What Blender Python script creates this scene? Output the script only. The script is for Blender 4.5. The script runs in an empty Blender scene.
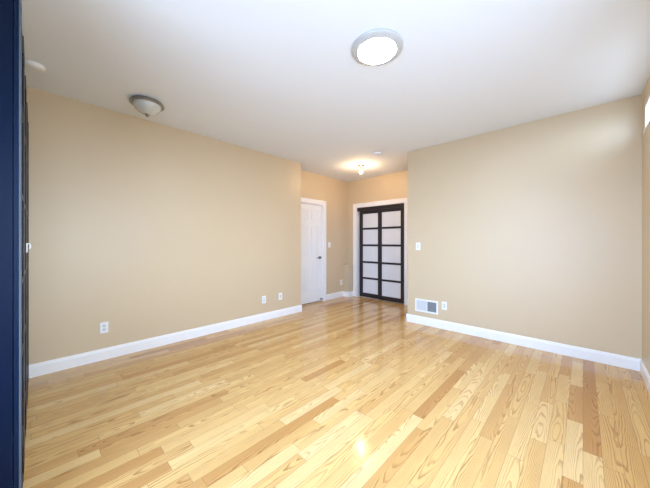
import bpy, bmesh, math, random
from mathutils import Vector, Matrix

SC = bpy.context.scene
COL = SC.collection
H = 2.73                     # ceiling height

# ---------------------------------------------------------------- camera
cam_d = bpy.data.cameras.new('camera')
cam = bpy.data.objects.new('camera', cam_d)
COL.objects.link(cam)
cam.location = (0, 0, 1.27)
cam.rotation_euler = (math.radians(90), 0, math.atan2(.6895, .7243))
cam_d.sensor_width = 36.0
cam_d.lens = 36.0 * 271.0 / 650.0
cam_d.shift_y = -1.5 / 650.0
cam_d.clip_start = 0.02
SC.camera = cam

# ---------------------------------------------------------------- view, world
SC.view_settings.view_transform = 'Standard'
SC.view_settings.look = 'None'
SC.view_settings.gamma = 1.0
SC.view_settings.use_curve_mapping = False
SC.view_settings.exposure = 1.32
SKY = 4.4
LED = 64.0
BULB = 190.0
W = bpy.data.worlds.new('daylight')
SC.world = W
W.use_nodes = True
wn, wl = W.node_tree.nodes, W.node_tree.links
bgn = wn['Background']
tc = wn.new('ShaderNodeTexCoord')
sp = wn.new('ShaderNodeSeparateXYZ')
mr = wn.new('ShaderNodeMapRange')
mr.inputs['From Min'].default_value = -0.25
mr.inputs['From Max'].default_value = 0.9
rp = wn.new('ShaderNodeValToRGB')
rp.color_ramp.elements[0].color = (.36, .39, .44, 1)
rp.color_ramp.elements[1].color = (.52, .68, .96, 1)
e = rp.color_ramp.elements.new(.25)
e.color = (.79, .92, 1.10, 1)
wl.new(tc.outputs['Generated'], sp.inputs[0])
wl.new(sp.outputs['Z'], mr.inputs['Value'])
wl.new(mr.outputs[0], rp.inputs[0])
# extra tint makes the sky bluer and brighter towards -y, cooling the back wall
my = wn.new('ShaderNodeMapRange')
my.inputs['From Min'].default_value = .3
my.inputs['From Max'].default_value = -.8
wl.new(sp.outputs['Y'], my.inputs['Value'])
tint = wn.new('ShaderNodeMix')
tint.data_type = 'RGBA'
tint.blend_type = 'MULTIPLY'
tint.inputs[7].default_value = (1.08, 1.32, 1.72, 1)
wl.new(my.outputs[0], tint.inputs[0])
wl.new(rp.outputs[0], tint.inputs[6])
wl.new(tint.outputs[2], bgn.inputs['Color'])
bgn.inputs['Strength'].default_value = SKY


def portal(name, loc, rot, sx, sy):
    d = bpy.data.lights.new(name, 'AREA')
    d.shape = 'RECTANGLE'
    d.size, d.size_y = sx, sy
    d.cycles.is_portal = True
    o = bpy.data.objects.new(name, d)
    o.location, o.rotation_euler = loc, rot
    COL.objects.link(o)


# window openings: (along0, along1, z0, z1)
WR = (2.75, 3.945, 2.305, 2.575)      # high narrow window in the right wall
WR2 = (-0.35, 2.05, 0.70, 2.05)      # guessed unseen window in the right wall beside the camera, sized for daylight
WB = (-1.72, 0.15, 0.50, 2.15)      # guessed unseen window in the rear wall, added and sized for daylight
XL, XR, YB, YR = -3.765, 0.42, 4.085, -0.66
XN, YN, XC, YE = -4.11, 5.12, -2.05, 3.31
R90 = math.radians(90)
for nm, w_ in (('sky portal high', WR), ('sky portal side', WR2)):
    portal(nm, (XR + .19, (w_[0] + w_[1]) / 2, (w_[2] + w_[3]) / 2), (0, R90, 0), w_[3] - w_[2], w_[1] - w_[0])
portal('sky portal rear', ((WB[0] + WB[1]) / 2, YR - .19, (WB[2] + WB[3]) / 2), (R90, 0, 0), WB[1] - WB[0], WB[3] - WB[2])


# ---------------------------------------------------------------- materials
def mat(name, color, rough=.5, metal=0.0, spec=.5, coat=0.0, noise=0.0, nscale=8.0, bump=0.0, bscale=300.0):
    m = bpy.data.materials.new(name)
    m.use_nodes = True
    n, l = m.node_tree.nodes, m.node_tree.links
    b = n['Principled BSDF']
    b.inputs['Base Color'].default_value = (*color, 1)
    b.inputs['Roughness'].default_value = rough
    b.inputs['Metallic'].default_value = metal
    b.inputs['Specular IOR Level'].default_value = spec
    b.inputs['Coat Weight'].default_value = coat
    b.inputs['Coat Roughness'].default_value = .05
    t = n.new('ShaderNodeTexCoord')
    if noise:
        z = n.new('ShaderNodeTexNoise')
        z.inputs['Scale'].default_value = nscale
        z.inputs['Detail'].default_value = 3
        l.new(t.outputs['Object'], z.inputs['Vector'])
        r = n.new('ShaderNodeValToRGB')
        r.color_ramp.elements[0].color = (*[c * (1 - noise) for c in color], 1)
        r.color_ramp.elements[1].color = (*[min(1, c * (1 + noise)) for c in color], 1)
        l.new(z.outputs['Fac'], r.inputs[0])
        l.new(r.outputs[0], b.inputs['Base Color'])
    if bump:
        z2 = n.new('ShaderNodeTexNoise')
        z2.inputs['Scale'].default_value = bscale
        l.new(t.outputs['Object'], z2.inputs['Vector'])
        bp = n.new('ShaderNodeBump')
        bp.inputs['Strength'].default_value = bump
        bp.inputs['Distance'].default_value = .002
        l.new(z2.outputs['Fac'], bp.inputs['Height'])
        l.new(bp.outputs[0], b.inputs['Normal'])
    return m


def emit(name, color, strength):
    m = bpy.data.materials.new(name)
    m.use_nodes = True
    b = m.node_tree.nodes['Principled BSDF']
    b.inputs['Base Color'].default_value = (.9, .9, .9, 1)
    b.inputs['Roughness'].default_value = .4
    b.inputs['Emission Color'].default_value = (*color, 1)
    b.inputs['Emission Strength'].default_value = strength
    return m


M_WALL = mat('tan wall paint', (.655, .515, .335), .43, spec=.7, noise=.02, nscale=1.5, bump=.06, bscale=220)
M_CEIL = mat('white ceiling paint', (.855, .885, .93), .85, spec=.2, noise=.008, nscale=2.0, bump=.05)
M_TRIM = mat('white gloss trim paint', (.91, .89, .87), .35, noise=.01)
M_DOOR = mat('white door paint', (.87, .86, .85), .35, noise=.01)
M_PLATE = mat('white plastic', (.88, .89, .91), .3, noise=.01)
M_SLOT = mat('dark plastic slots', (.05, .05, .055), .5, noise=.1)
M_ESP = mat('espresso wood', (.018, .013, .016), .38, noise=.3, nscale=14)
M_SKYTINT = mat('sky tinted black lacquer', (.0018, .0055, .017), .38, spec=.08, noise=.12, nscale=5)  # blue in the base colour stands in for sky reflected on black-brown lacquer
M_SKYTINT2 = mat('sky tinted black door lacquer', (.003, .0085, .023), .38, spec=.08, noise=.12, nscale=5)  # door lacquer, reflected sky blue likewise put into its base colour
M_SATIN = mat('satin blue grey stile', (.06, .07, .085), .5, metal=.0, spec=.2, noise=.06)
M_BLKGL = mat('dark glossy panel', (.012, .014, .020), .12, noise=.1)
M_ALU = mat('brushed aluminium', (.55, .60, .68), .32, metal=.85, noise=.06, nscale=60)
M_NICK = mat('brushed nickel', (.36, .34, .32), .28, metal=1.0, noise=.08, nscale=40)
M_CHRM = mat('satin chrome', (.30, .30, .31), .25, metal=1.0, noise=.04, nscale=40)
M_DRUM = mat('pale satin metal', (.60, .62, .64), .4, metal=.25, noise=.03)
M_LED = emit('lit lamp diffuser', (.90, .98, 1.04), LED)
M_BULB = emit('lit bulb glass', (1.0, .67, .36), BULB)
M_FROST = mat('frosted alabaster glass', (.58, .59, .57), .25, coat=.4, noise=.12, nscale=9)
M_PANE = mat('frosted white door glass', (.78, .78, .80), .22, noise=.02, nscale=4)
M_GREY = mat('grey duct mesh', (.27, .275, .285), .6, noise=.15, nscale=120)
M_LOUV = mat('pale grey louvre metal', (.70, .70, .70), .4, noise=.03)
M_CEMB = mat('bronze canopy', (.30, .27, .22), .3, metal=.9, noise=.1)


def glass_mat():
    m = bpy.data.materials.new('clear window glass')
    m.use_nodes = True
    n, l = m.node_tree.nodes, m.node_tree.links
    for x in list(n):
        if x.type != 'OUTPUT_MATERIAL':
            n.remove(x)
    o = [x for x in n if x.type == 'OUTPUT_MATERIAL'][0]
    t = n.new('ShaderNodeBsdfTransparent')
    t.inputs[0].default_value = (.96, .98, .98, 1)
    g = n.new('ShaderNodeBsdfGlossy')
    g.inputs['Roughness'].default_value = .02
    fr = n.new('ShaderNodeFresnel')
    mx = n.new('ShaderNodeMixShader')
    ge = n.new('ShaderNodeNewGeometry')
    iv = n.new('ShaderNodeMath')
    iv.operation = 'SUBTRACT'
    iv.inputs[0].default_value = 1.0
    ml = n.new('ShaderNodeMath')
    ml.operation = 'MULTIPLY'
    l.new(ge.outputs['Backfacing'], iv.inputs[1])
    l.new(iv.outputs[0], ml.inputs[0])
    l.new(fr.outputs[0], ml.inputs[1])
    l.new(ml.outputs[0], mx.inputs[0])
    l.new(t.outputs[0], mx.inputs[1])
    l.new(g.outputs[0], mx.inputs[2])
    l.new(mx.outputs[0], o.inputs[0])
    return m


M_GLASS = glass_mat()


def floor_mat():
    m = bpy.data.materials.new('oak strip floor')
    m.use_nodes = True
    n, l = m.node_tree.nodes, m.node_tree.links
    b = n['Principled BSDF']

    def mth(op, a, c=None, d=None):
        x = n.new('ShaderNodeMath')
        x.operation = op
        for i, v in enumerate((a, c, d)):
            if v is None:
                continue
            if isinstance(v, (int, float)):
                x.inputs[i].default_value = v
            else:
                l.new(v, x.inputs[i])
        return x.outputs[0]

    def comb(x, y, z):
        c = n.new('ShaderNodeCombineXYZ')
        for i, v in enumerate((x, y, z)):
            if isinstance(v, (int, float)):
                c.inputs[i].default_value = v
            else:
                l.new(v, c.inputs[i])
        return c.outputs[0]

    def noise(vec, scale, detail=2.0, rough=.5):
        z = n.new('ShaderNodeTexNoise')
        z.inputs['Scale'].default_value = scale
        z.inputs['Detail'].default_value = detail
        z.inputs['Roughness'].default_value = rough
        l.new(vec, z.inputs['Vector'])
        return z.outputs['Fac']

    def smooth(v, a, c, o0=0.0, o1=1.0):
        z = n.new('ShaderNodeMapRange')
        z.interpolation_type = 'SMOOTHSTEP'
        z.inputs['From Min'].default_value = a
        z.inputs['From Max'].default_value = c
        z.inputs['To Min'].default_value = o0
        z.inputs['To Max'].default_value = o1
        l.new(v, z.inputs['Value'])
        return z.outputs[0]

    def mix(fac, a, c, mode='MIX'):
        x = n.new('ShaderNodeMix')
        x.data_type = 'RGBA'
        x.blend_type = mode
        for k, v in ((0, fac), (6, a), (7, c)):
            if isinstance(v, (int, float)):
                x.inputs[k].default_value = v
            elif isinstance(v, tuple):
                x.inputs[k].default_value = (*v, 1)
            else:
                l.new(v, x.inputs[k])
        return x.outputs[2]

    tcn = n.new('ShaderNodeTexCoord')
    s = n.new('ShaderNodeSeparateXYZ')
    l.new(tcn.outputs['Object'], s.inputs[0])
    X, Y = s.outputs['X'], s.outputs['Y']
    BW = .083
    u = mth('DIVIDE', X, BW)
    i = mth('FLOOR', u)
    fu = mth('FRACT', u)
    wn1 = n.new('ShaderNodeTexWhiteNoise')
    wn1.noise_dimensions = '1D'
    l.new(i, wn1.inputs['W'])
    ws = n.new('ShaderNodeSeparateColor')
    l.new(wn1.outputs['Color'], ws.inputs[0])
    L = mth('MULTIPLY_ADD', ws.outputs[0], .65, .55)
    v = mth('ADD', mth('DIVIDE', Y, L), mth('MULTIPLY', ws.outputs[1], 17.0))
    j = mth('FLOOR', v)
    fv = mth('FRACT', v)
    wn2 = n.new('ShaderNodeTexWhiteNoise')
    wn2.noise_dimensions = '2D'
    l.new(comb(i, j, 0.0), wn2.inputs['Vector'])
    r = n.new('ShaderNodeSeparateColor')
    l.new(wn2.outputs['Color'], r.inputs[0])
    r1, r2, r3 = r.outputs[0], r.outputs[1], r.outputs[2]
    r4 = wn2.outputs['Value']
    # growth rings of a flat-sawn board: nested arches, bent by a stretched noise field
    xl = mth('ADD', mth('SUBTRACT', fu, .5), mth('MULTIPLY', mth('SUBTRACT', r2, .5), 1.5))
    gv = comb(mth('ADD', mth('MULTIPLY', X, 9.0), mth('MULTIPLY', r1, 91.0)), mth('ADD', mth('MULTIPLY', Y, 1.6), mth('MULTIPLY', r2, 73.0)), mth('MULTIPLY', r3, 37.0))
    fine = noise(comb(mth('MULTIPLY', X, 70.0), mth('MULTIPLY', Y, 14.0), r1), 1.0, 2.0)
    arch = mth('MULTIPLY', mth('MULTIPLY', xl, xl), mth('MULTIPLY_ADD', r3, 7.0, 7.0))
    run = mth('MULTIPLY', Y, mth('MULTIPLY', mth('SUBTRACT', r1, .5), 13.0))
    bend = mth('ADD', mth('MULTIPLY', noise(gv, 1.0, 2.0, .5), 7.5), mth('MULTIPLY', fine, .45))
    rings = mth('ADD', mth('ADD', arch, run), bend)
    saw = mth('FRACT', rings)
    line = mth('MULTIPLY', smooth(saw, .50, .90), smooth(saw, .92, 1.0, 1.0, 0.0))
    # pores
    pore = smooth(noise(comb(mth('MULTIPLY', X, 420.0), mth('MULTIPLY', Y, 10.0), r3), 1.0, 2.0), .50, .72)
    ramp = n.new('ShaderNodeValToRGB')
    cr = ramp.color_ramp
    cr.elements[0].position, cr.elements[0].color = 0.0, (.50, .245, .075, 1)
    cr.elements[1].position, cr.elements[1].color = 1.0, (.79, .545, .255, 1)
    for p, c in ((.07, (.59, .325, .108)), (.20, (.67, .40, .142)), (.60, (.715, .45, .17)), (.85, (.75, .495, .205))):
        q = cr.elements.new(p)
        q.color = (*c, 1)
    l.new(r4, ramp.inputs[0])
    gs = mth('MULTIPLY', line, mth('MULTIPLY', smooth(r4, .0, .9, 1.0, .75), smooth(noise(gv, 2.0), .3, .7, .45, 1.0)))
    c1 = mix(gs, ramp.outputs[0], mix(.78, ramp.outputs[0], (.30, .115, .03), 'MIX'))
    c2 = mix(mth('MULTIPLY', pore, mth('MULTIPLY_ADD', line, .30, .14)), c1, (.30, .16, .065))
    # seams
    du = mth('MINIMUM', fu, mth('SUBTRACT', 1.0, fu))
    dv = mth('MULTIPLY', mth('MINIMUM', fv, mth('SUBTRACT', 1.0, fv)), L)
    seam = mth('MAXIMUM', smooth(du, .006, .022, 1.0, 0.0), smooth(dv, .0006, .0020, 1.0, 0.0))
    c3 = mix(mth('MULTIPLY', seam, .55), c2, (.20, .10, .04))
    l.new(c3, b.inputs['Base Color'])
    rg = noise(tcn.outputs['Object'], 2.2, 3.0)
    l.new(smooth(rg, .3, .7, .10, .17), b.inputs['Roughness'])
    b.inputs['Specular IOR Level'].default_value = .5
    bp = n.new('ShaderNodeBump')
    bp.inputs['Strength'].default_value = .10
    bp.inputs['Distance'].default_value = .001
    l.new(mth('SUBTRACT', 1.0, seam), bp.inputs['Height'])
    l.new(bp.outputs[0], b.inputs['Normal'])
    return m


M_FLOOR = floor_mat()


# ---------------------------------------------------------------- mesh helpers
def box(bm, x0, x1, y0, y1, z0, z1, bev=0.0):
    r = bmesh.ops.create_cube(bm, size=1.0)
    vs = r['verts']
    for v in vs:
        v.co = Vector(((x0 + x1) / 2 + v.co.x * (x1 - x0), (y0 + y1) / 2 + v.co.y * (y1 - y0), (z0 + z1) / 2 + v.co.z * (z1 - z0)))
    if bev:
        es = list({e for v in vs for e in v.link_edges})
        bmesh.ops.bevel(bm, geom=es, offset=bev, segments=2, affect='EDGES', profile=.6)


def extrude_profile(bm, pts, p0, p1, nrm):
    """Sweep a closed profile of (out, up) points from p0 to p1; nrm is the outward direction in plan."""
    rings = []
    for p in (p0, p1):
        rings.append([bm.verts.new((p[0] + nrm[0] * a, p[1] + nrm[1] * a, z)) for a, z in pts])
    k = len(pts)
    for i in range(k):
        bm.faces.new((rings[0][i], rings[0][(i + 1) % k], rings[1][(i + 1) % k], rings[1][i]))
    bm.faces.new(rings[0][::-1])
    bm.faces.new(rings[1])


def lathe(bm, prof, seg=48, mtx=None):
    """Revolve (r, z) points about z."""
    rings = []
    new = []
    for r, z in prof:
        if r < 1e-6:
            ring = [bm.verts.new((0, 0, z))]
        else:
            ring = [bm.verts.new((r * math.cos(2 * math.pi * k / seg), r * math.sin(2 * math.pi * k / seg), z)) for k in range(seg)]
        rings.append(ring)
        new += ring
    for a, c in zip(rings, rings[1:]):
        if len(a) == 1 and len(c) == 1:
            continue
        for k in range(seg):
            q = (k + 1) % seg
            if len(a) == 1:
                bm.faces.new((a[0], c[q], c[k]))
            elif len(c) == 1:
                bm.faces.new((a[k], a[q], c[0]))
            else:
                bm.faces.new((a[k], a[q], c[q], c[k]))
    if mtx is not None:
        for v in new:
            v.co = mtx @ v.co


def tube(bm, pts, rad, seg=10):
    pts = [Vector(p) for p in pts]
    rings = []
    for i, p in enumerate(pts):
        d = (pts[min(i + 1, len(pts) - 1)] - pts[max(i - 1, 0)]).normalized()
        a = d.orthogonal().normalized() if i == 0 else (ref - d * ref.dot(d)).normalized()
        ref = a
        c = d.cross(a)
        rings.append([bm.verts.new(p + rad * (a * math.cos(2 * math.pi * k / seg) + c * math.sin(2 * math.pi * k / seg))) for k in range(seg)])
    for r0, r1 in zip(rings, rings[1:]):
        for k in range(seg):
            bm.faces.new((r0[k], r0[(k + 1) % seg], r1[(k + 1) % seg], r1[k]))
    bm.faces.new(rings[0][::-1])
    bm.faces.new(rings[-1])


def obj(name, bm, m, parent=None, smooth=False):
    bmesh.ops.recalc_face_normals(bm, faces=bm.faces)
    me = bpy.data.meshes.new(name)
    bm.to_mesh(me)
    bm.free()
    me.materials.append(m)
    if smooth:
        for p in me.polygons:
            p.use_smooth = True
        me.set_sharp_from_angle(angle=math.radians(40))
    o = bpy.data.objects.new(name, me)
    COL.objects.link(o)
    if parent:
        o.parent = parent
    return o


def boxes(name, m, lst, parent=None, bev=0.0):
    bm = bmesh.new()
    for b in lst:
        box(bm, *b, bev)
    return obj(name, bm, m, parent)


def struct(name, o_or_lst, m=None, label=None, cat=None):
    o = boxes(name, m, o_or_lst) if isinstance(o_or_lst, list) else o_or_lst
    o['kind'] = 'structure'
    if label:
        o['label'] = label
        o['category'] = cat
    return o


def thing(name, label, cat, loc=(0, 0, 0), rotz=0.0, group=None, kind=None):
    o = bpy.data.objects.new(name, None)
    o.empty_display_size = .05
    COL.objects.link(o)
    o.location = loc
    o.rotation_euler = (0, 0, rotz)
    o['label'] = label
    o['category'] = cat
    if group:
        o['group'] = group
    if kind:
        o['kind'] = kind
    return o


# ---------------------------------------------------------------- room shell
struct('floor', [(-4.30, .60, -.86, 5.45, -.10, 0)], M_FLOOR, 'glossy golden oak strip floor of the empty room', 'floor')
struct('ceiling', [(-4.30, .60, -.86, 5.45, H, H + .10)], M_CEIL, 'smooth white flat ceiling', 'ceiling')
T = .18
struct('wall_left', [(XL - T, XL, YR - T, YE, 0, H), (XN - T, XL - T, YE - .12, YE, 0, H)], M_WALL,
       'long tan wall on the left with two outlets near its far end', 'wall')
struct('wall_back', [(XC, XR + T, YB, YB + .14, 0, H), (XC, XC + .14, YB + .14, YN + .3, 0, H)], M_WALL,
       'tan wall on the right with a return vent near its corner', 'wall')
RX0, RX1 = XR, XR + T


def wall_with_holes_x(x0, x1, y0, y1, holes):
    """Boxes of a wall in the plane x, holes sorted by y and not overlapping in y."""
    out, y = [], y0
    for (a, c, z0, z1) in holes:
        out.append((x0, x1, y, a, 0, H))
        if z0 > 0:
            out.append((x0, x1, a, c, 0, z0))
        out.append((x0, x1, a, c, z1, H))
        y = c
    out.append((x0, x1, y, y1, 0, H))
    return out


struct('wall_right', wall_with_holes_x(RX0, RX1, YR - T, YB, [WR2, WR]), M_WALL,
       'tan wall at the far right edge with a high bright window', 'wall')
struct('wall_rear', [(XL, WB[0], YR - T, YR, 0, H), (WB[1], XR, YR - T, YR, 0, H),
                     (WB[0], WB[1], YR - T, YR, 0, WB[2]), (WB[0], WB[1], YR - T, YR, WB[3], H)], M_WALL,
       'tan wall behind the camera with a large guessed window added for daylight', 'wall')
D1 = (3.475, 4.245, 0, 2.085)
struct('wall_nook_left', wall_with_holes_x(XN - .14, XN, YE, YN + .3, [D1]) + [(XN - .18, XN - .14, YE, YN + .3, 0, H)], M_WALL,  # last box is a plate added behind the doorway to block leaking light
       'warm tan nook wall with the white panelled door', 'wall')
CX0, CX1, CZ = -3.845, -2.635, 2.085
struct('wall_nook_back', [(XN, CX0, YN, YN + .14, 0, H), (CX1, XC, YN, YN + .14, 0, H), (CX0, CX1, YN, YN + .14, CZ, H),
                          (XN, XC, YN + .24, YN + .30, 0, H)], M_WALL,
       'warm tan nook wall around the dark closet doors', 'wall')
struct('wall_nook_chase', [(XN, -3.950, 4.945, YN, 0, .742)], M_WALL,
       'low tan boxed-out corner of the nook wall beside the closet', 'wall')

# baseboards: a flat board with a stepped, eased top
BH, BT = .122, .014
PROF = [(0, 0), (BT, 0), (BT, BH - .028), (BT - .003, BH - .020), (BT - .005, BH - .006), (BT - .009, BH), (0, BH)]


def baseboard(name, label, runs):
    bm = bmesh.new()
    for p0, p1, nr in runs:
        extrude_profile(bm, PROF, p0, p1, nr)
    struct(name, obj(name, bm, M_TRIM), label=label, cat='baseboard')


baseboard('baseboard_left', 'white baseboard along the long left wall', [((XL, YR), (XL, YE + BT), (1, 0)), ((XL, YE), (XN, YE), (0, 1))])
baseboard('baseboard_back', 'white baseboard under the vent on the right wall', [((XC - BT, YB), (XR, YB), (0, -1)), ((XC, YB), (XC, YN), (-1, 0))])
baseboard('baseboard_right', 'white baseboard at the far right edge', [((XR, YR), (XR, YB - BT), (-1, 0))])
baseboard('baseboard_nook', 'white baseboard wrapping the corner between the white door and the dark closet',
          [((XN, 4.345), (XN, 4.945 - BT), (1, 0)), ((XN, 4.945), (-3.950 + BT, 4.945), (0, -1)), ((-3.950, 4.945), (-3.950, YN - .018), (1, 0))])
baseboard('baseboard_rear', 'white baseboard under the guessed rear window', [((-1.74, YR), (XR - BT, YR), (0, 1))])

# casings
CW, CT = .092, .018


def casing_x(name, x, y0, y1, z1, label, out=1):
    bm = bmesh.new()
    a, c = (x, x + CT) if out > 0 else (x - CT, x)
    box(bm, a, c, y0 - CW, y0, 0, z1, .004)
    box(bm, a, c, y1, y1 + CW, 0, z1, .004)
    box(bm, a, c, y0 - CW, y1 + CW, z1, z1 + CW, .004)
    # raised back band
    d = .006
    box(bm, a, c + d, y1 + CW - .020, y1 + CW, 0, z1 + CW, .003)
    box(bm, a, c + d, y0 - CW, y0 - CW + .020, 0, z1 + CW, .003)
    box(bm, a, c + d, y0 - CW, y1 + CW, z1 + CW - .020, z1 + CW, .003)
    # jamb
    box(bm, x - .13, x, y0, y0 + .006, 0, z1)
    box(bm, x - .13, x, y1 - .006, y1, 0, z1)
    box(bm, x - .13, x, y0, y1, z1 - .012, z1)
    struct(name, obj(name, bm, M_TRIM), label=label, cat='door trim')


casing_x('trim_1', XN, D1[0], D1[1], D1[3], 'white casing around the white panelled door')

bm = bmesh.new()
a, c = YN - CT, YN
box(bm, CX0 - CW, CX0, a, c, 0, CZ, .004)
box(bm, CX1, CX1 + CW, a, c, 0, CZ, .004)
box(bm, CX0 - CW, CX1 + CW, a, c, CZ, CZ + CW, .004)
box(bm, CX0 - CW, CX0 - CW + .02, a - .006, c, 0, CZ + CW, .003)
box(bm, CX1 + CW - .02, CX1 + CW, a - .006, c, 0, CZ + CW, .003)
box(bm, CX0 - CW, CX1 + CW, a - .006, c, CZ + CW - .02, CZ + CW, .003)
box(bm, CX0, CX0 + .006, YN, YN + .24, 0, CZ)
box(bm, CX1 - .006, CX1, YN, YN + .24, 0, CZ)
box(bm, CX0, CX1, YN, YN + .24, CZ - .008, CZ)
struct('trim_2', obj('trim_2', bm, M_TRIM), label='white casing around the dark sliding closet doors', cat='door trim')


# ---------------------------------------------------------------- windows
def window_x(name, w_, label, mull, off=.10):
    y0, y1, z0, z1 = w_
    t = thing(name, label, 'window', (XR + off, (y0 + y1) / 2, z0), kind='structure')
    hy, hz, f = (y1 - y0) / 2, z1 - z0, .035
    fr = boxes('window_frame', M_TRIM, [(-.03, .03, -hy, -hy + f, 0, hz), (-.03, .03, hy - f, hy, 0, hz), (-.03, .03, -hy + f, hy - f, 0, f),
                                        (-.03, .03, -hy + f, hy - f, hz - f, hz)] + [(-.02, .02, m - .02, m + .02, f, hz - f) for m in mull], t)
    boxes('window_pane', M_GLASS, [(-.003, .003, -hy + f, hy - f, f, hz - f)], t)
    boxes('window_sill', M_TRIM, [(-.125 if off > .06 else -.040, -.03, -hy, hy, 0, .018)], t)


window_x('window_1', WR, 'narrow bright window high on the right wall', [0.0], .034)
window_x('window_2', WR2, 'guessed unseen side window beside the camera, sized for daylight', [0.0])
t = thing('window_3', 'large guessed unseen window in the rear wall, added for daylight', 'window', ((WB[0] + WB[1]) / 2, YR - .10, WB[2]), kind='structure')
hx, hz, f = (WB[1] - WB[0]) / 2, WB[3] - WB[2], .045
boxes('window_frame', M_TRIM, [(-hx, -hx + f, -.03, .03, 0, hz), (hx - f, hx, -.03, .03, 0, hz), (-hx + f, hx - f, -.03, .03, 0, f),
                               (-hx + f, hx - f, -.03, .03, hz - f, hz), (-.025, .025, -.02, .02, f, hz - f)], t)
boxes('window_pane', M_GLASS, [(-hx + f, hx - f, -.003, .003, f, hz - f)], t)
boxes('window_sill', M_TRIM, [(-hx, hx, .03, .125, 0, .018)], t)

# ---------------------------------------------------------------- white six-panel door
t = thing('door_1', 'white six-panel door with chrome lever, half hidden behind the end of the left wall', 'door', (XN - .02, 0, 0), kind='structure')
y0, y1, z0, z1 = D1[0] + .010, D1[1] - .010, .012, D1[3] - .016
bm = bmesh.new()
box(bm, -.040, -.014, y0, y1, z0, z1)
rows = [(.24, .80), (1.00, 1.62), (1.74, 1.95)]
st, mid = .115, .10
ym = (y0 + y1) / 2
cols = [(y0 + st, ym - mid / 2), (ym + mid / 2, y1 - st)]
F = 0.0
box(bm, -.016, F, y0, y0 + st, z0, z1, .003)
box(bm, -.016, F, y1 - st, y1, z0, z1, .003)
box(bm, -.016, F, ym - mid / 2, ym + mid / 2, z0, z1, .003)
zz = [z0] + [q for r_ in rows for q in r_] + [z1]
for k in range(0, len(zz), 2):
    box(bm, -.016, F - .0003, y0 + .004, y1 - .004, zz[k], zz[k + 1], .003)
for (a, c) in rows:
    for (p, q) in cols:
        box(bm, -.012, -.001, p + .022, q - .022, a + .022, c - .022, .009)
obj('door_leaf', bm, M_DOOR, t)
bm = bmesh.new()
hy, hz = y1 - .062, .945
lathe(bm, [(0, 0), (.032, 0), (.036, .006), (.030, .012), (.014, .014), (.013, .046), (0, .046)], 24,
      Matrix.Translation((0, hy, hz)) @ Matrix.Rotation(R90, 4, 'Y'))
tube(bm, [(.040, hy + .004, hz), (.043, hy - .03, hz + .001), (.042, hy - .07, hz - .002), (.036, hy - .115, hz - .004)], .012)
o = obj('door_handle', bm, M_CHRM, t, True)
o['label'] = 'chrome lever handle'
bm = bmesh.new()
lathe(bm, [(0, 0), (.016, 0), (.016, .006), (.007, .008), (.007, .050), (.013, .052), (.013, .070), (.009, .074), (0, .074)], 20,
      Matrix.Translation((0, y1 - .035, .05)) @ Matrix.Rotation(R90, 4, 'Y'))
o = obj('door_stop', bm, mat('dark rubber', (.06, .06, .065), .5, noise=.1), t, True)
o['label'] = 'dark stop at the foot of the door'


# ---------------------------------------------------------------- closet sliding doors
def closet_door(name, label, x0, x1, y, sl, sr):
    """Dark frame with five frosted panes; front face at y."""
    t = thing(name, label, 'door', (0, y, 0), kind='structure')
    th, z0, z1 = .030, .012, 2.030
    boxes('stile', M_ESP, [(x0, x0 + sl, 0, th, z0, z1)], t, .003)
    boxes('stile', M_ESP, [(x1 - sr, x1, 0, th, z0, z1)], t, .003)
    rails = [(z0, .104), (.424, .468), (.796, .840), (1.184, 1.228), (1.566, 1.610), (1.930, z1)]
    for a, c in rails:
        boxes('rail', M_ESP, [(x0 + sl, x1 - sr, .002, th - .002, a, c)], t, .002)
    for (a, c), (p, q) in zip(rails, rails[1:]):
        boxes('glass_pane', M_PANE, [(x0 + sl, x1 - sr, .011, .017, c, p)], t)
    return t


closet_door('door_2', 'dark framed sliding closet door with five frosted panes, the left one and set behind', CX0 + .030, -3.215, YN + .070, .090, .092)
closet_door('door_3', 'dark framed sliding closet door with five frosted panes, the right one in front', -3.288, CX1 - .008, YN + .030, .098, .096)
struct('trim_3', [(CX0 + .006, CX1 - .006, YN + .008, YN + .020, 2.000, CZ - .008), (CX0 + .006, CX1 - .006, YN + .020, YN + .125, 2.040, CZ - .008)], M_ESP,
       'dark sliding track header above the closet doors', 'door trim')
struct('trim_4', [(CX0 + .006, CX1 - .006, YN + .062, YN + .068, 0, .010)], M_ALU, 'metal floor guide under the closet doors', 'door trim')

# ---------------------------------------------------------------- ceiling fixtures
# round LED fixture
t = thing('ceiling_light', 'large round lit flush ceiling light with pale metal ring', 'ceiling light', (-1.120, 1.741, H))
bm = bmesh.new()
lathe(bm, [(.140, 0), (.188, 0), (.190, -.004), (.190, -.014), (.187, -.018), (.152, -.029), (.147, -.031), (.143, -.031), (.141, -.028), (.141, -.018)], 64)
obj('lamp_ring', bm, M_DRUM, t, True)
bm = bmesh.new()
lathe(bm, [(.1405, -.019), (.1405, -.026), (.135, -.028), (.110, -.030), (.060, -.031), (0, -.031)], 64)
o = obj('lamp_diffuser', bm, M_LED, t, True)
o['label'] = 'glowing white diffuser'

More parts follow.
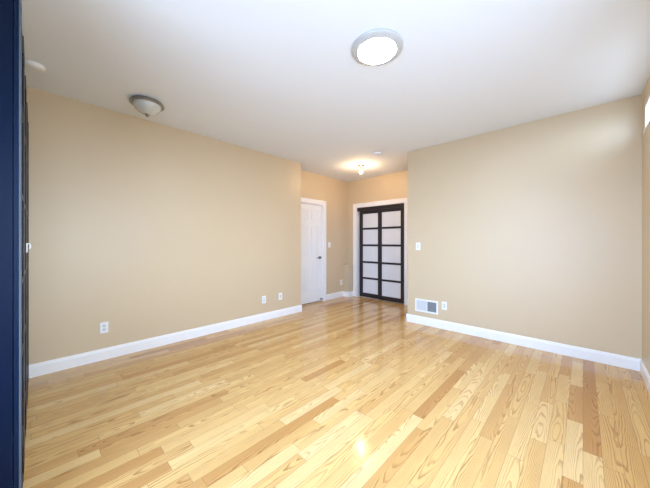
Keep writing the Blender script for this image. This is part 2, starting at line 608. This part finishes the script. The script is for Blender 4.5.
# dome light
t = thing('ceiling_light', 'unlit frosted dome ceiling light with nickel pan near the left wall', 'ceiling light', (-3.275, .765, H))
bm = bmesh.new()
lathe(bm, [(0, 0), (.122, 0), (.134, -.006), (.146, -.018), (.152, -.028), (.153, -.034), (.149, -.038), (.136, -.040), (.130, -.040), (.128, -.030)], 64)
obj('lamp_pan', bm, M_NICK, t, True)
bm = bmesh.new()
lathe(bm, [(.1275, -.032), (.1275, -.044), (.123, -.060), (.110, -.082), (.088, -.103), (.060, -.120), (.028, -.131), (0, -.134)], 64)
obj('glass_dome', bm, M_FROST, t, True)
bm = bmesh.new()
lathe(bm, [(0, -.131), (.022, -.129), (.024, -.136), (.018, -.142), (.013, -.146), (.013, -.151), (.007, -.157), (0, -.160)], 24)
obj('finial', bm, M_NICK, t, True)

# bare bulb in the nook
t = thing('ceiling_light', 'small bronze ceiling holder with one bare lit bulb in the nook', 'ceiling light', (-3.04, 4.18, H))
bm = bmesh.new()
lathe(bm, [(0, 0), (.060, 0), (.062, -.005), (.062, -.018), (.052, -.030), (.030, -.036), (0, -.036)], 32)
obj('canopy', bm, M_CEMB, t, True)
bm = bmesh.new()
lathe(bm, [(0, -.034), (.016, -.034), (.016, -.075), (.014, -.082), (0, -.082)], 24)
obj('socket', bm, M_CEMB, t, True)
bm = bmesh.new()
lathe(bm, [(0, -.080), (.012, -.080), (.013, -.090), (.019, -.102), (.025, -.116), (.027, -.129), (.024, -.142), (.016, -.151), (.008, -.155), (0, -.156)], 32)
o = obj('bulb', bm, M_BULB, t, True)
o['label'] = 'glowing bulb'


def detector(label, x, y, rad):
    t = thing('smoke_detector', label, 'smoke detector', (x, y, H))
    bm = bmesh.new()
    lathe(bm, [(0, 0), (rad, 0), (rad, -.010), (rad * .985, -.013), (0, -.013)], 40)
    obj('base_plate', bm, M_PLATE, t, True)
    bm = bmesh.new()
    lathe(bm, [(0, -.012), (rad * .93, -.012), (rad * .93, -.018), (rad * .86, -.026), (rad * .62, -.031), (rad * .58, -.029), (rad * .50, -.029), (rad * .47, -.032), (0, -.033)], 40)
    obj('cover', bm, M_PLATE, t, True)


detector('white round smoke detector on the ceiling beside the tall dark wardrobe', -3.270, -.035, .066)
detector('small white smoke detector on the ceiling before the nook bulb', -2.44, 3.80, .070)


# ---------------------------------------------------------------- wall plates (local: face +x, width y, height z, origin at the plate's centre on the wall)
def plate_mesh(parent, w=.072, h=.117):
    boxes('plate', M_PLATE, [(0, .006, -w / 2, w / 2, -h / 2, h / 2)], parent, .003)


def duplex(label, loc, rotz, decora=False, group='wall outlets'):
    t = thing('wall_outlet', label, 'outlet', loc, rotz, group)
    plate_mesh(t)
    if decora:
        s = boxes('socket', M_LOUV, [(.005, .008, -.017, .017, -.034, .034)], t, .001)
        for z_ in (-.018, .018):
            for q in (-.006, .006):
                boxes('slot', M_SLOT, [(.0075, .0085, q - .001, q + .001, z_ - .005, z_ + .005)], s)
        return
    for z_ in (-.020, .020):
        bm = bmesh.new()
        lathe(bm, [(0, .005), (.0165, .005), (.0165, .0078), (.0155, .0085), (0, .0085)], 24, Matrix.Translation((0, 0, z_)) @ Matrix.Rotation(R90, 4, 'Y'))
        s = obj('socket', bm, M_LOUV, t, True)
        for b in ((.008, .009, -.0075, -.005, z_ - .002, z_ + .007), (.008, .009, .005, .0075, z_ - .002, z_ + .007), (.008, .009, -.002, .002, z_ - .010, z_ - .006)):
            boxes('slot', M_SLOT, [b], s)


def switch(label, loc, rotz, rocker):
    t = thing('light_switch', label, 'light switch', loc, rotz, 'light switches')
    plate_mesh(t)
    if rocker:
        boxes('rocker', M_LOUV, [(.005, .009, -.017, .017, -.034, .034)], t, .002)
    else:
        boxes('toggle', M_PLATE, [(.005, .018, -.005, .005, -.006, .012)], t, .002)


duplex('white outlet alone on the long left wall, nearest the wardrobe', (XL, .478, .347), 0)
duplex('white outlet on the left wall, the nearer of the far pair', (XL, 2.510, .340), 0)
duplex('white outlet on the left wall, the one closest to the white door', (XL, 2.842, .347), 0, True)
duplex('white outlet low in the nook corner beside the boxed-out corner', (XN, 4.868, .337), 0)
duplex('white outlet just right of the wall vent above the baseboard', (-1.472, YB, .343), -R90, True)
switch('white light switch in the nook right of the white door', (XN, 4.456, 1.218), 0, False)
switch('white rocker switch on the right wall above the vent', (-1.872, YB, 1.210), -R90, True)

# return vent
t = thing('wall_vent', 'white wall register with one pale and one dark half above the baseboard', 'vent', (-1.740, YB, .293), -R90)
vw, vh, fr_ = .356, .196, .024
boxes('vent_frame', M_PLATE, [(0, .010, -vw / 2, -vw / 2 + fr_, -vh / 2, vh / 2), (0, .010, vw / 2 - fr_, vw / 2, -vh / 2, vh / 2),
                              (0, .010, -vw / 2 + fr_, vw / 2 - fr_, -vh / 2, -vh / 2 + fr_), (0, .010, -vw / 2 + fr_, vw / 2 - fr_, vh / 2 - fr_, vh / 2),
                              (0, .010, .004, .016, -vh / 2 + fr_, vh / 2 - fr_)], t, .002)
LO, HI = -vh / 2 + fr_, vh / 2 - fr_
bm = bmesh.new()
box(bm, .001, .002, -vw / 2 + fr_, .004, LO, HI)
nsl = 12
for k in range(nsl):
    q = -vw / 2 + fr_ + (k + .5) * (vw / 2 - fr_ + .004) / nsl
    box(bm, .002, .008, q - .004, q + .003, LO, HI)
o = obj('louvre_bank', bm, M_LOUV, t)
o['label'] = 'pale closed louvres'
bm = bmesh.new()
box(bm, .001, .002, .016, vw / 2 - fr_, LO, HI)
for k in range(nsl):
    q = .016 + (k + .5) * (vw / 2 - fr_ - .016) / nsl
    box(bm, .002, .007, q - .0015, q + .0015, LO, HI)
for k in range(7):
    q = LO + (k + .5) * (HI - LO) / 7
    box(bm, .002, .005, .016, vw / 2 - fr_, q - .0012, q + .0012)
o = obj('open_grille', bm, M_GREY, t)
o['label'] = 'dark grey open grille'

# ---------------------------------------------------------------- wardrobe
WL, WH, WD = 1.985, 2.36, .575        # length along the wall behind it, height, carcass depth
# own frame: x runs back from the near end (0) to -WL, y = 0 is the front of the doors
t = thing('wardrobe', 'tall black-brown wardrobe, reflected sky blue put into its colour, with panelled doors at the left edge', 'wardrobe', (-1.755, -.0575, 0), .0085)
DT = .021
boxes('side_panel', M_SKYTINT, [(-.018, 0, -WD, -DT - .002, 0, WH)], t, .0015)
boxes('side_panel', M_SKYTINT, [(-WL, -WL + .018, -WD, -DT - .002, 0, WH)], t, .0015)
boxes('top_panel', M_SKYTINT, [(-WL + .018, -.018, -WD, -DT - .002, WH - .018, WH)], t, .0015)
boxes('back_panel', M_SKYTINT, [(-WL + .018, -.018, -WD, -WD + .008, 0, WH - .018)], t)
boxes('plinth', M_SKYTINT, [(-WL + .018, -.018, -WD + .008, -DT - .03, 0, .06)], t)
DWD = WL / 4
RZ = [.045, .30, .73, 1.082, 1.495, 1.91, WH - .085]
for k in range(4):
    x1 = -k * DWD - .001
    x0 = -(k + 1) * DWD + .001
    y0 = -DT
    d = boxes('door', M_SKYTINT2, [(x0, x1, y0, -.006, .010, WH - .003)], t, .0012)
    sw_ = .12
    for a, c, m_ in ((x0, x0 + sw_, M_SKYTINT2), (x1 - sw_, x1, M_SATIN)):
        boxes('stile', m_, [(a, c, -.006, 0, .010, WH - .003)], d, .0012)
    for z_ in RZ:
        boxes('rail', M_SATIN, [(x0 + sw_, x1 - sw_, -.006, -.0008, z_ - .011, z_ + .011)], d)
    for a, c in zip(RZ, RZ[1:]):
        boxes('door_panel', M_BLKGL, [(x0 + sw_, x1 - sw_, -.006, -.004, a + .011, c - .011)], d)
    if k == 1:
        bm = bmesh.new()
        hx_, hz_ = x0 + .03, 1.232
        box(bm, hx_ - .012, hx_ + .012, 0, .007, hz_ - .030, hz_ + .034, .003)
        tube(bm, [(hx_, yy, z_) for yy, z_ in ((.004, hz_ + .029), (.012, hz_ + .030), (.017, hz_ + .026), (.019, hz_ + .014), (.0175, hz_ + .001), (.013, hz_ - .005))], .0042)
        o = obj('door_pull', bm, M_PLATE, d, True)
        o['label'] = 'small white hooked pull'
